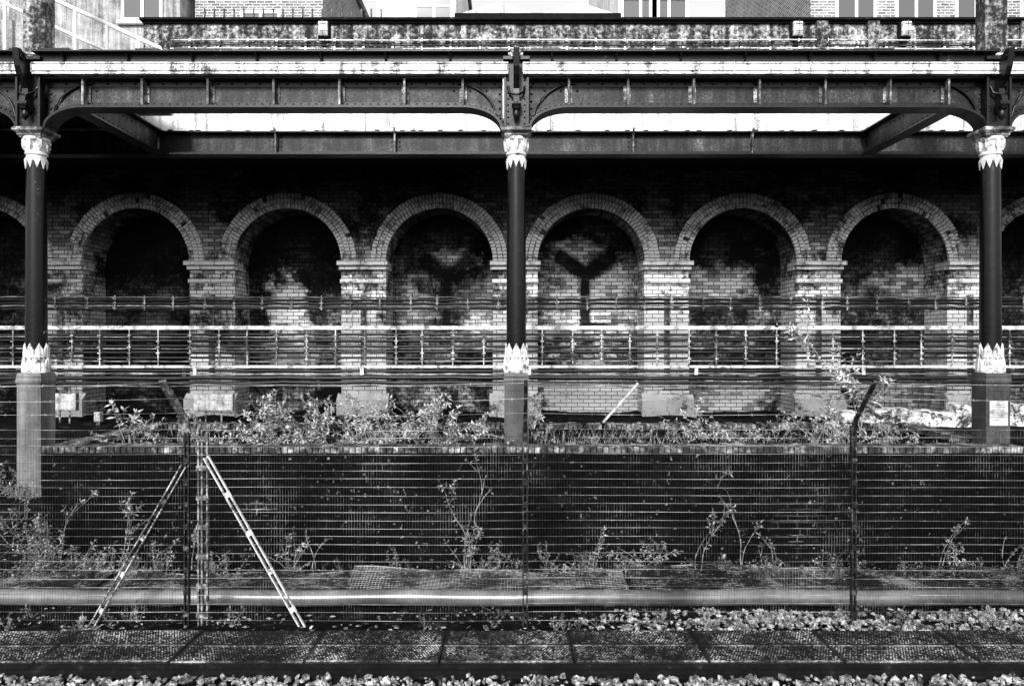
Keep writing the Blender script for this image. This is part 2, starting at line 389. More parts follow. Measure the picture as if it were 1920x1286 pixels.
for a,b in(((-3.0,FY-.02,1.48),(-3.84,FY-.05,0.0)),((-2.80,FY-.02,1.56),(-1.90,FY-.05,0.0))):
    mb=MB(); a=Vector(a);b=Vector(b); n=Vector((b.z-a.z,0,a.x-b.x)).normalized()
    for k in(-.022,.022): tube_box(mb,a+n*k,b+n*k,.009,.03)
    for k in range(1,9):
        c=a.lerp(b,k/9.0)
        if k%2==0: tube_box(mb,c-n*.03,c+n*.03,.05,.006)
    tube_box(mb,b+Vector((-.06,0,.008)),b+Vector((.08,0,.008)),.012,.08)
    ob=mb.build('brace',M_steel if a.x>-2.9 else M_bracket,fe); ob["label"]="galvanised diagonal brace of paired angles"
for i in range(4):
    x0,x1=posts[i],posts[i+1]; mb=MB(); x=x0+.03
    ztop=1.80
    while x<x1-.02:
        j=R.uniform(-.0015,.0015); b=.012*math.sin((x-x0)/(x1-x0)*math.pi*2)
        mb.add([(x-.0010+j,FY+b,.04),(x+.0010+j,FY+b,.04),(x+.0010+j*2,FY+b,ztop),(x-.0010+j*2,FY+b,ztop),(x+j,FY+b+.002,.04),(x+j,FY+b+.002,ztop)],[(0,1,2,3),(1,4,5,2),(4,0,3,5)])
        x+=.0255
    mb.build('wire_mesh',M_wire,fe)
    mb=MB(); z=.06
    k=0
    while z<ztop+.03:
        pts=[]; am=R.uniform(-.008,.004)
        for q in range(13):
            t=q/12; xx=x0+(x1-x0)*t
            pts.append((xx,FY-.004+.012*math.sin(t*math.pi*2),z+am*math.sin(t*math.pi)+R.uniform(-.0006,.0006)))
        mb.tube(pts,.0016+.0006*(k%4==1),4,caps=False); z+=.0755+R.uniform(-.004,.004); k+=1
    mb.build('line_wire',M_hwire,fe)
for (dy,z) in((-.36,2.25),(-.25,2.11),(-.13,1.97)):
    mb=MB(); pts=[]
    for i in range(4):
        x0,x1=posts[i],posts[i+1]; sg=R.uniform(.015,.045)
        for q in range(20):
            t=q/20; pts.append((x0+(x1-x0)*t,FY+dy,z-sg*math.sin(t*math.pi)))
    mb.tube(pts,.0020,4,caps=False)
    x=-6
    while x<6.1:
        k=min(range(len(pts)),key=lambda q:abs(pts[q][0]-x)); p=Vector((x,FY+dy,pts[k][2]))
        for a in range(2):
            d=Vector((R.uniform(-1,1)*.3,R.uniform(-1,1),R.uniform(-1,1))).normalized()*.015
            mb.tube([p-d,p+d],.0015,3,caps=False)
        x+=.12
    mb.build('barbed_wire',M_hwire,fe)

# ---------------------------------------------------------------- big pipe + mesh trays
mb=MB()
pts=[(-9+0.5*i,7.32+.006*math.sin(i*.9),.105+.006*math.sin(i*1.7)) for i in range(37)]
mb.tube(pts,.078,32)
for x in(-7.2,-3.4,.9,5.0): mb.tube([(x,7.32,.105),(x+.10,7.32,.105)],.086,32)
o=mb.build('service_pipe',M_pipe); tag(o,"long grey steel service pipe lying on the ground behind the fence","pipe")
trays=[(-7.2,-4.3,0,.0),(-4.28,-1.72,.01,.02),(-1.70,1.2,-.01,.06),(1.22,3.9,.02,.05),(3.92,7.4,.0,.05)]
for ti,(x0,x1,dz,tl) in enumerate(trays):
    mb=MB(); st=.036
    sk=(R.uniform(-.05,.05))
    def tp(x,v):
        return (x+sk*v,7.50+.62*v,.09+dz+tl*v+.02*math.sin(x*2.1+ti)*(1-v)+.014*math.sin(x*5+v*3)+.03*v*math.sin(x*1.1+ti*2))
    nxx=int((x1-x0)/.12)
    for r in range(17):
        v=r/16
        mb.tube([tp(x0+(x1-x0)*q/nxx,v) for q in range(nxx+1)],.0034 if r not in(0,16) else .009,3,caps=False)
    x=x0
    while x<x1:
        mb.tube([tp(x,q/4) for q in range(5)],.0034,3,caps=False); x+=st
    o=mb.build('mesh_tray',M_traylight if ti==2 else M_traywire); tag(o,"length of sagging steel mesh covering the cable trough","mesh cover","mesh covers over the cable trough")
mb=MB(); mb.box(-9,9,7.52,8.1,.0,.035); mb.tube([(-9+.6*i,7.7+.02*math.sin(i),.05) for i in range(31)],.03,6); mb.tube([(-9+.6*i,7.9+.03*math.sin(i*1.3),.05) for i in range(31)],.024,6)
o=mb.build('cable_trough',M_dark); tag(o,"dark cable trough holding old cables under steel mesh","cable trough")

# ---------------------------------------------------------------- low brick planter wall
pw=empty('low_brick_wall',(0.2,8.85,0),"sooty blackened low brick wall boxing in a raised weedy bed","wall")
mb=MB()
mb.box(-5.47,5.98,8.70,9.0,-.05,1.315); mb.build('front_face',M_low,pw)
mb=MB(); mb.box(-5.47,-5.20,9.0,11.15,.3,1.315); mb.box(5.78,6.03,9.42,11.15,.3,1.315); mb.box(-5.47,6.03,11.15,11.38,.3,1.315); mb.build('side_face',M_low,pw)
mb=MB()
x=-5.49
while x<5.97:
    w=.072; mb.bbox(x,x+w-.010,8.685+R.uniform(-.006,.006),9.01,1.317,1.392+R.uniform(-.010,.005),.006); x+=w
x=-5.49
while x<6.0:
    w=.072
    if R.random()>.08: mb.bbox(x,x+w-.014,11.13+R.uniform(-.004,.004),11.40,1.317,1.392+R.uniform(-.015,.004),.005)
    x+=w
for X0,X1,Y0 in((-5.49,-5.19,9.02),(5.76,6.05,9.43)):
    y=Y0
    while y<11.1:
        mb.box(X0,X1,y,y+.062,1.317,1.39+R.uniform(-.004,.004)); y+=.072
mb.build('coping',M_coping,pw)
# ---------------------------------------------------------------- columns
def column():
    cx,cy=-5.86,9.2
    e=empty('iron_column',(cx,cy,.7),"cast iron column with white leafed collar, pale square plinth at its foot","column","cast iron columns carrying the girders")
    mb=MB(); q=math.pi/4
    mb.lathe([(.222,.66),(.222,.86),(.207,.88),(.205,2.10),(.222,2.12),(.222,2.15),(.212,2.17),(.212,2.20),(.195,2.235)],cx,cy,4,False,q)
    mb.box(cx-.115,cx+.115,cy-.150,cy-.1465,.95,.98); mb.box(cx-.115,cx+.115,cy-.150,cy-.1465,2.02,2.05)
    mb.build('plinth',M_plinth,e)
    mb=MB()
    mb.lathe([(.160,2.236),(.162,2.26),(.145,2.27),(.148,2.31),(.135,2.36),(.128,2.42),(.124,2.46)],cx,cy,8,False,math.pi/8)
    for k in range(8):
        a=2*math.pi*k/8
        c,s_=math.cos(a),math.sin(a); tx,ty=-s_,c
        for (zb,zt,ri,ro,w) in((2.26,2.43,.152,.142,.053),(2.42,2.60,.136,.126,.046)):
            mm=zb+(zt-zb)*.5
            pts=[(ri,-w,zb),(ri,w,zb),((ri+ro)/2+.004,w*.95,mm),(ro,0,zt),((ri+ro)/2+.004,-w*.95,mm)]
            vs=[(cx+c*r+tx*t_,cy+s_*r+ty*t_,z) for r,t_,z in pts]+[(cx+c*(r-.02)+tx*t_,cy+s_*(r-.02)+ty*t_,z) for r,t_,z in pts]
            mb.add(vs,[(0,1,2,3,4),(9,8,7,6,5)]+[(i,i+5,(i+1)%5+5,(i+1)%5) for i in range(5)])
            mb.tube([(cx+c*(ri+.003),cy+s_*(ri+.003),zb),(cx+c*(ro+.006),cy+s_*(ro+.006),zt-.02)],.006,4)
    mb.build('base_collar',M_cream,e)
    mb=MB(); mb.lathe([(.122,2.40),(.121,2.6),(.120,3.2),(.116,4.1),(.110,4.80),(.108,4.86)],cx,cy,40)
    mb.build('shaft',M_shaft,e)
    mb=MB()
    mb.lathe([(.112,4.82),(.122,4.84),(.122,4.86),(.110,4.87),(.110,4.895),(.126,4.905),(.126,4.93),(.111,4.94),(.114,5.00),(.128,5.06),(.132,5.065),(.150,5.085),(.150,5.11),(.132,5.12),(.135,5.15)],cx,cy,24,False)
    for k in range(10):
        a=2*math.pi*k/10+.3; c,s_=math.cos(a),math.sin(a); tx,ty=-s_,c; w=.034
        pts=[(.125,-w,4.84),(.121,0,4.735),(.125,w,4.84)]
        vs=[(cx+c*r+tx*t_,cy+s_*r+ty*t_,z) for r,t_,z in pts]+[(cx+c*(r-.02)+tx*t_,cy+s_*(r-.02)+ty*t_,z) for r,t_,z in pts]
        mb.add(vs,[(0,2,1),(3,4,5),(0,1,4,3),(1,2,5,4),(2,0,3,5)])
    for k in range(8):
        a=2*math.pi*k/8; c,s_=math.cos(a),math.sin(a); tx,ty=-s_,c; w=.022
        pts=[(.138,-w,5.08),(.134,-w,5.0),(.122,0,4.955),(.134,w,5.0),(.138,w,5.08)]
        vs=[(cx+c*(r+.018)+tx*t_,cy+s_*(r+.018)+ty*t_,z) for r,t_,z in pts]+[(cx+c*(r-.02)+tx*t_,cy+s_*(r-.02)+ty*t_,z) for r,t_,z in pts]
        mb.add(vs,[(4,3,2,1,0),(5,6,7,8,9)]+[(i,i+5,(i+1)%5+5,(i+1)%5) for i in range(5)])
    mb.build('capital',M_cream,e)
    mb=MB()
    mb.lathe([(.18,5.10),(.19,5.115),(.205,5.125),(.205,5.14),(.225,5.155),(.235,5.16),(.262,5.175),(.262,5.205),(.235,5.22)],cx,cy,4,False,q)
    mb.build('abacus',M_edge,e)
    mb=MB()
    mb.box(cx-.125,cx+.125,cy-.13,cy+.15,5.222,6.02)
    for dx in(-.15,.125): mb.box(cx+dx,cx+dx+.025,cy-.17,cy-.131,5.222,5.86)
    for z in [5.26+.075*i for i in range(8)]:
        for dx in(-.10,.10): mb.rivet(cx+dx,cy-.13,z)
    mb.box(cx-.16,cx+.16,cy-.19,cy+.16,6.022,6.06)
    mb.build('head_box',M_iron,e)
    mb=MB()
    y=cy-.13
    prof=[(y,5.42),(y-.03,5.38),(y-.08,5.37),(y-.13,5.41),(y-.15,5.48),(y-.13,5.56),(y-.09,5.60),(y-.085,5.66),(y-.13,5.73),(y-.19,5.79),(y-.23,5.88),(y-.25,5.98),(y-.27,6.08),(y-.21,6.09),(y-.16,6.05),(y-.10,6.00),(y-.05,5.96),(y,5.93)]
    mb.prismX(prof,cx-.035,cx+.035)
    mb.tube([(cx-.055,y-.10,5.47),(cx+.055,y-.10,5.47)],.05,12); mb.tube([(cx-.05,y-.19,6.00),(cx+.05,y-.19,6.00)],.045,12)
    mb.lathe([(.01,5.28),(.03,5.31),(.045,5.35),(.03,5.40),(.02,5.42)],cx,y-.08,10)
    mb.tube([(cx-.10,y-.02,5.7),(cx-.08,y-.05,5.62),(cx,y-.09,5.58),(cx+.08,y-.05,5.62),(cx+.10,y-.02,5.7)],.018,8)
    mb.build('scroll_bracket',M_iron,e)
    return e
c1=column()
c1["label"]="cast iron column with sunlit-toned plinth standing in undergrowth"
c2=dup(c1,(.053,9.2,.7),label="cast iron column rising from the weedy raised bed")
c3=dup(c1,(5.895,9.2,.7),label="cast iron column with a white paper notice on its plinth")
for ch in c1.children:
    if ch.name.startswith('plinth'):
        ch.material_slots[0].link='OBJECT'; ch.material_slots[0].material=M_plinthsunlit  # brighter copy of the plinth paint, sunlight put into its colour
no=empty('paper_notice',(5.895,9.04,1.58),"small white printed notice fixed to the column plinth","notice")
mb=MB(); mb.box(5.785,6.005,9.040,9.046,1.60,1.90)
mb.build('sheet',M_paper,no)
mb=MB()
for k,w in enumerate((.10,.15,.14,.11,.15,.13,.08)): mb.box(5.82,5.82+w,9.037,9.039,1.85-k*.03,1.856-k*.03)
mb.build('print_lines',M_ink,no)

# ---------------------------------------------------------------- front girders
def girder():
    X=-5.86; Lg=5.895; gy=9.2; a0,a1=X+.15,X+Lg-.15
    e=empty('riveted_girder',(X,gy,5.2),"riveted iron plate girder with curved spandrels and white gutter","girder","riveted girders spanning between the columns")
    ew,eh=.50,.28; zb=5.49
    arcL=[(a0+ew*(1-math.cos(t*math.pi/2/12)),5.21+eh*math.sin(t*math.pi/2/12)) for t in range(13)]
    arcR=[(a1-(p[0]-a0),p[1]) for p in arcL][::-1]
    mb=MB()
    top=5.81
    poly=arcL+arcR
    vs=[];f=[]
    for (x,z) in poly:
        vs+= [(x,gy-.008,z),(x,gy-.008,top),(x,gy+.008,z),(x,gy+.008,top)]
    for i in range(len(poly)-1):
        b=i*4; f+=[(b,b+4,b+5,b+1),(b+2,b+3,b+7,b+6),(b,b+2,b+6,b+4)]
    mb.add(vs,f)
    mb.build('web',M_web,e)
    mb=MB()
    path=arcL+arcR
    vs=[];f=[]
    for i,(x,z) in enumerate(path):
        p=path[max(i-1,0)];q=path[min(i+1,len(path)-1)]
        tx,tz=q[0]-p[0],q[1]-p[1]; l=math.hypot(tx,tz); nx_,nz=-tz/l,tx/l
        for (yy,d) in((gy-.13,0),(gy+.13,0),(gy+.13,-.028),(gy-.13,-.028)):
            vs.append((x+nx_*d,yy,z+nz*d))
    for i in range(len(path)-1):
        b=i*4
        for k in range(4):
            k2=(k+1)%4; f.append((b+k,b+k2,b+4+k2,b+4+k))
    mb.add(vs,f)
    vs=[];f=[]
    for i,(x,z) in enumerate(path):
        p=path[max(i-1,0)];q=path[min(i+1,len(path)-1)]
        tx,tz=q[0]-p[0],q[1]-p[1]; l=math.hypot(tx,tz); nx_,nz=-tz/l,tx/l
        for (yy,d) in((gy-.02,0.001),(gy-.02,.062),(gy-.0081,.066)): vs.append((x+nx_*d,yy,z+nz*d))
    for i in range(len(path)-1):
        b=i*3; f+=[(b,b+3,b+4,b+1),(b+1,b+4,b+5,b+2)]
    mb.add(vs,f)
    for i in range(0,len(arcL)-1):
        for arc in(arcL,arcR):
            (x,z),(x2,z2)=arc[i],arc[i+1]; l=math.hypot(x2-x,z2-z); nx_,nz=-(z2-z)/l,(x2-x)/l
            mb.rivet((x+x2)/2+nx_*.032,gy-.02,(z+z2)/2+nz*.032,.018)
    x=a0+ew+.05
    while x<a1-ew:
        mb.rivet(x,gy-.02,zb+.034,.020); x+=.095
    mb.build('bottom_flange',M_iron,e)
    mb=MB(); mb.box(a0,a1,gy-.13,gy+.13,top+.001,top+.022); mb.box(a0,a1,gy-.02,gy-.009,top-.065,top)
    x=a0+.06
    while x<a1: mb.rivet(x,gy-.02,top-.032,.018); x+=.17
    mb.build('top_flange',M_iron,e)
    for dx in(.64,1.36,2.16,2.96,3.76,4.55,5.26):
        mb=MB(); x=X+dx
        mb.box(x-.008,x+.008,gy-.12,gy-.010,zb+.005,top-.002)
        mb.box(x-.045,x+.045,gy-.028,gy-.0205,zb+.06,top-.06)
        mb.box(x-.013,x+.013,gy-.127,gy-.12,zb+.005,top-.002)
        for z in(5.58,5.66,5.74):
            mb.rivet(x-.03,gy-.028,z,.014); mb.rivet(x+.03,gy-.028,z,.014)
        mb.build('stiffener',M_edge,e)
    for sgn,ax in((1,a0),(-1,a1)):
        mb=MB()
        pts=[(ax+sgn*(.06+.50*(t/10)),gy-.03,5.78-.50*(1-math.sqrt(max(0,1-(1-t/10)**2)))) for t in range(11)]
        mb.tube(pts,.014,6)
        for t in range(6): mb.rivet(ax+sgn*.035,gy-.01,5.30+t*.09,.018)
        for t in range(5): mb.rivet(ax+sgn*(.20+.10*t),gy-.01,5.70,.017)
        mb.build('curved_rib',M_iron,e)
    mb=MB()
    gx0,gx1=X+.08,X+Lg-.08
    mb.box(gx0,gx1,gy-.22,gy-.05,5.836,5.850); mb.box(gx0,gx1,gy-.21,gy-.195,5.850,5.962); mb.box(gx0,gx1,gy-.225,gy-.19,5.962,5.975)
    x=gx0
    while x<gx1-.1:
        w=min(R.choice([.42,.50,.62,.78]),gx1-x)
        mb.bbox(x+.008,x+w-.008,gy-.228,gy-.2105,5.872,5.940+R.uniform(0,.012),.005)
        if R.random()<.7: mb.box(x-.004,x+.004,gy-.230,gy-.2105,5.852,5.96)
        x+=w
    mb.build('gutter',M_gutter,e)
    mb=MB()
    mb.box(gx0,gx1,gy-.14,gy-.06,5.978,6.10); mb.box(gx0,gx1,gy-.24,gy-.0,6.10,6.115)
    x=gx0+.35
    while x<gx1: 
        mb.prismX([(gy-.141,5.99),(gy-.23,6.098),(gy-.141,6.098)],x-.012,x+.012); x+=.78
    x=gx0+.1
    while x<gx1:
        w=R.uniform(.2,.5); mb.bbox(x,min(gx1,x+w),gy-.235,gy-.05,6.116,6.122+R.uniform(.003,.02),.004); x+=w+R.uniform(.01,.5)
    mb.build('fascia',M_iron,e)
    return e
g1=girder()
for X in(-5.86-5.9,.053,5.895): dup(g1,(X,9.2,5.2))
mb=MB(); mb.tube([(-12+1.5*i,9.35,6.215+.004*math.sin(i*2)) for i in range(17)],.016,8)
for i in range(9): mb.box(-11+2.75*i-.01,-11+2.75*i+.01,9.34,9.36,5.86,6.2)
o=mb.build('conduit_rail',M_gutter); tag(o,"thin white painted conduit rail running above the girders","conduit")

# ---------------------------------------------------------------- rear girder, cross beams
rg=empty('rear_girder',(0,11.5,5.47),"long dark plate girder in front of the brick arcade","girder")
mb=MB(); mb.box(-14,14,11.492,11.508,5.50,5.81); 
for i in range(-7,8):
    for s_ in(-.06,.06):
        for z in(5.55,5.62,5.69,5.76): mb.rivet(i*1.82+.03+s_,11.492,z,.016)
mb.build('web',M_web,rg)
mb=MB(); mb.box(-14,14,11.38,11.62,5.475,5.499); mb.box(-14,14,11.475,11.491,5.50,5.545); mb.build('bottom_flange',M_iron,rg)
mb=MB(); mb.box(-14,14,11.38,11.62,5.811,5.83)
x=-9
while x<9: mb.bbox(x,x+.07,11.37,11.50,5.831,5.835+R.uniform(0,.014),.003); x+=R.uniform(.09,.5)
mb.build('top_flange',M_iron,rg)
for i in range(-7,8):
    x=i*1.82+.03; mb=MB(); mb.box(x-.008,x+.008,11.40,11.49,5.502,5.808); mb.prismX([(11.30,5.86),(11.38,5.86),(11.40,5.78),(11.39,5.60),(11.375,5.78)],x-.012,x+.012)
    mb.build('stiffener',M_edge,rg)
for X,sg in((-5.4,1),(5.43,-1)):
    e=empty('cross_beam',(X,10.4,5.47),"riveted cross beam joining the front and rear girders","beam","riveted cross beams between girders")
    mb=MB(); mb.box(X-.008,X+.008,9.34,11.36,5.50,5.81)
    d='x+' if sg>0 else 'x-'
    y=9.5
    while y<11.3:
        for z in(5.56,5.74): mb.rivet(X+sg*.008,y,z,.015,d)
        y+=.12
    mb.build('web',M_web,e)
    mb=MB(); mb.box(X-.10,X+.10,9.34,11.36,5.475,5.499); mb.build('bottom_flange',M_iron,e)
    mb=MB(); mb.box(X-.10,X+.10,9.34,11.36,5.811,5.83); mb.build('top_flange',M_iron,e)
mb=MB(); mb.box(-14,14,11.96,14.9,5.862,6.1); mb.box(-60,60,14.9,90,5.862,6.1)
o=mb.build('street_deck',M_dark); tag(o,"dark deck roofing the space in front of the arches","deck",kind="structure")
mb=MB(); mb.box(-14,-5.52,9.36,11.36,5.862,5.93); mb.box(-14,-5.52,9.7,9.75,5.60,5.86)
o=mb.build('deck_plate',M_dark); tag(o,"dark riveted deck plate beside the cross beam","deck")

# ---------------------------------------------------------------- arcade
aw=empty('arcade_wall',(0,14,1.1),"sooty stained brick retaining wall with a row of blind arches","wall")
cent=[-1.36+2.84*k for k in range(-4,6)]
spring,topz,zb=4.12,5.86,1.0
mb=MB(); NA=28
for c in cent:
    arc=[(c-math.cos(math.pi*i/NA),spring+math.sin(math.pi*i/NA)) for i in range(NA+1)]
    y=14.0
    vs=[];f=[]
    for (x,z) in arc: vs+=[(x,y,z),(x,y,topz)]
    for i in range(NA): f.append((2*i,2*i+2,2*i+3,2*i+1))
    mb.add(vs,f)
    for xa,xb in((c-1.42,c-1.0),(c+1.0,c+1.42)):
        mb.add([(xa,y,zb),(xb,y,zb),(xb,y,spring),(xa,y,spring)],[(0,1,2,3)])
        mb.add([(xa,y,spring),(xb,y,spring),(xb,y,topz),(xa,y,topz)],[(0,1,2,3)])
    out=[(c-1.0,zb)]+arc+[(c+1.0,zb)]
    vs=[];f=[]
    for(x,z) in out: vs+=[(x,y,z),(x,y+.78,z)]
    for i in range(len(out)-1): f.append((2*i,2*i+1,2*i+3,2*i+2))
    mb.add(vs,f)
mb.box(-15.2,cent[0]-1.42,14.0,14.8,zb,topz); mb.box(cent[-1]+1.42,15.4,14.0,14.8,zb,topz)
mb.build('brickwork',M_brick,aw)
def Y(x,z,k,st): return (st,[(x,z,x-.46*k,z+.36*k,.15*k),(x,z,x+.48*k,z+.37*k,.15*k),(x,z,x,z-1.0,.10*k),(x-.05,z-1.0,x+.34*k,z-1.0,.07*k)])  # column and spandrel cast shadow, painted dark into the niche brick
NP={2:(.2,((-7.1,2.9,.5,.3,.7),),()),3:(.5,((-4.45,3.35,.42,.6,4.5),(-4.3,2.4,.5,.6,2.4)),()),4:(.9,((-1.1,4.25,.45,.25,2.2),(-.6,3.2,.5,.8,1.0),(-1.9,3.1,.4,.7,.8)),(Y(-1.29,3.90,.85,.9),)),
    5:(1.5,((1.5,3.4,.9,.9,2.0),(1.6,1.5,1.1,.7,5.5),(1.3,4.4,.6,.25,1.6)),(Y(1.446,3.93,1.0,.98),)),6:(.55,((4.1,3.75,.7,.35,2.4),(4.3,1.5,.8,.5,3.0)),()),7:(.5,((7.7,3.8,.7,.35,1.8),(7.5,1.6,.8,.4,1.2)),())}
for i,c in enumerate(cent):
    base,pt,niche_shadow=NP.get(i,(.5,(),()))
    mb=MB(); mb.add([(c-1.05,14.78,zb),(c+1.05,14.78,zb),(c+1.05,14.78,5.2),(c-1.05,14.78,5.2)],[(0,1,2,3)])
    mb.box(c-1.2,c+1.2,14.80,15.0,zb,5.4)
    mb.build('niche',nichem(i,base,pt,niche_shadow),aw)
M_v=brickmat('voussoir_soot',0.88,0.50,0.75,[(0.35,0.06),(0.44,0.55),(0.52,1.2),(0.62,1.8)],[(4.0,1.3),(4.7,1.25),(5.1,0.8),(5.45,0.12)],ms=0.0,bump=.2,bw=.09,rh=.09,stscale=2.2)
def vring(c):
    mb=MB()
    for r0,r1,nb in((1.004,1.088,48),(1.102,1.185,54),(1.199,1.28,58)):
        for i in range(nb):
            if R.random()<.02: continue
            a0=math.pi*(i+.12)/nb; a1=math.pi*(i+.88)/nb; yo=13.950+R.uniform(-.012,.012)
            rr=R.uniform(-.008,.005)
            pts=[(r0,a0),(r1+rr,a0),(r1+rr,a1),(r0,a1)]
            poly=[(c-r*math.cos(a),spring+r*math.sin(a)) for r,a in pts]
            mb.prismY(poly,yo,14.01)
    return mb.build('arch_ring',M_v,aw)
for c in cent: vring(c)
M_imp=brickmat('impost_brick',0.88,0.66,0.15,[(0.36,0.25),(0.44,0.9),(0.6,1.4)],None,bump=.4,bw=.45,ms=.005,stscale=2)
for c in cent:
    p=c+1.42
    mb=MB()
    mb.bbox(p-.47,p+.47,13.82,14.0,4.04,4.125,.008); mb.bbox(p-.44,p+.44,13.90,14.0,3.965,4.036,.008)
    mb.bbox(p-.43,p+.43,13.93,14.0,3.72,3.79,.006)
    mb.box(p-.47,p-.421,14.0,14.3,3.97,4.12); mb.box(p+.421,p+.47,14.0,14.3,3.97,4.12)
    mb.build('impost',M_imp,aw)
    mb=MB()
    mb.prismX([(13.86,1.0),(13.86,1.55),(13.99,1.66),(14.0,1.66),(14.0,1.0)],p-.48,p+.48)
    mb.build('pier_plinth',M_pier,aw)

# ---------------------------------------------------------------- cable rack
RY=12.8
cr=empty('cable_rack',(0,RY,1.9),"galvanised cable rack running along the brick arcade","cable rack")
mb=MB(); mb.box(-13,13,RY-.07,RY+.02,2.828,2.892); mb.build('top_rail',M_steel,cr)
mb=MB(); mb.box(-13,13,RY-.06,RY+.02,2.175,2.218); mb.build('bottom_rail',M_steel,cr)
x=-9.0
while x<9.1:
    mb=MB(); j=R.uniform(-.04,.04)
    mb.box(x+j-.010,x+j+.010,RY-.100,RY-.088,2.22,2.825)
    for z in(2.34,2.44,2.54,2.64,2.74):
        if R.random()<.85: mb.box(x+j-.030,x+j+.030,RY-.115,RY-.099,z-.022,z-.004)
    mb.build('bracket',M_bracket,cr)
    mb=MB(); mb.box(x+.25+j-.010,x+.25+j+.010,RY-.085,RY-.073,3.16,3.41)
    for z in(3.21,3.29,3.37): mb.box(x+.25+j-.03,x+.25+j+.03,RY-.097,RY-.084,z-.022,z-.005)
    mb.build('hook',M_bracket,cr)
    x+=.5
for c in cent:
    p=c+1.42; mb=MB()
    for z in(2.86,2.19,3.25): mb.box(p-.02,p+.02,RY+.021,13.99,z-.03,z+.0)
    mb.box(p-.05,p+.05,13.96,13.998,2.0,3.5)
    mb.build('wall_arm',M_steelmid,cr)
    if abs(p)<9: 
        mb=MB(); mb.box(p-.03,p+.03,RY-.02,RY-.005,2.0,2.16); mb.box(p+.2,p+.26,RY-.12,RY-.112,2.06,2.22); mb.build('hanger',M_steel,cr)
def cable(z,y,r,mat,sag,step,lab):
    mb=MB(); pts=[]; x=-11; ph=R.uniform(0,6)
    while x<11:
        sg=sag*R.uniform(.2,1.1)
        for q in range(6):
            t=q/6; pts.append((x+step*t,y+.008*math.sin(x*1.7+ph),z-sg*math.sin(t*math.pi)+.006*math.sin(x*.5+ph)))
        x+=step
    mb.tube(pts,r,6,caps=False)
    o=mb.build('power_cable',mat); tag(o,lab,"cable","cables strung along the rack"); return o
for z,r,m_,sg in((3.385,.013,M_cablegrey,.008),(3.335,.026,M_cable,.008),(3.275,.028,M_cable,.010),(3.23,.014,M_cablegrey,.006),(3.19,.026,M_cable,.010)):
    cable(z,RY-.045,r,m_,sg,.5,"thin cable hung on the upper hooks of the rack")
for z,r,m_ in((2.745,.024,M_cable),(2.705,.009,M_cablegrey),(2.645,.026,M_cable),(2.545,.024,M_cable),(2.505,.012,M_cablegrey),(2.445,.026,M_cable),(2.345,.024,M_cable),(2.29,.010,M_cablegrey)):
    cable(z,RY-.060,r,m_,.005,.5,"black power cable clipped to the rack brackets")
for z,r,m_,sg in((2.13,.026,M_cable,.01),(2.075,.018,M_cablegrey,.012),(2.01,.042,M_cable,.015),(1.93,.036,M_cable,.02),(1.875,.012,M_cablegrey,.02)):
    cable(z,RY-.07,r,m_,sg,1.42,"heavy cable slung beneath the rack")

def cabinet(x,y,z,w,h,lab):
    e=empty('junction_box',(x,y,z),lab,"junction box")
    mb=MB(); mb.bbox(x-w/2,x+w/2,y-.12,y,z,z+h,.02); mb.build('case',M_box,e)
    mb=MB(); mb.bbox(x-w/2+.03,x+w/2-.03,y-.128,y-.1205,z+.03,z+h-.03,.003); mb.box(x+w/2-.07,x+w/2-.055,y-.14,y-.1285,z+h/2-.02,z+h/2+.02); mb.build('door',M_box,e)
    mb=MB(); mb.tube([(x-w*.2,y-.06,z),(x-w*.2,y-.06,z-.35)],.015,8); mb.tube([(x+w*.2,y-.06,z),(x+w*.2,y-.06,z-.35)],.015,8); mb.build('conduit',M_steelmid,e)
cabinet(-7.72,12.95,1.43,.42,.30,"small white junction box mounted near the brick arches")
cabinet(-5.15,12.95,1.42,.68,.30,"wide pale junction box mounted at the foot of a pier")
cabinet(-6.95,12.6,1.28,.10,.16,"tiny pale terminal box on a conduit")
mb=MB(); tube_box(mb,(1.48,12.2,1.3),(2.12,12.6,1.92),.035,.035)
o=mb.build('timber_stick',M_box); tag(o,"pale timber batten leaning at an angle in the weeds","stick")
mb=MB(); x=5.4
while x<10.5:
    w=R.uniform(.12,.35); h=1.50+R.uniform(-.12,.06)+(.06 if x>7 else 0)
    mb.prismX([(12.2+R.uniform(-.03,.03),1.0),(12.2,h-.08),(12.27,h),(12.5,h+.02),(12.5,1.0)],x,x+w-.008); x+=w
o=mb.build('low_concrete_wall',M_rubble); tag(o,"low crumbling whitewashed wall beyond the raised bed","wall")
mb=MB()
for z in(1.80,1.72): mb.tube([(2.6,12.9,z),(5.0,12.9,z+.01),(8.5,12.9,z-.01)],.012,6)
o=mb.build('conduit_rail',M_steelmid); tag(o,"pair of thin galvanised conduits low on the arcade","conduit")

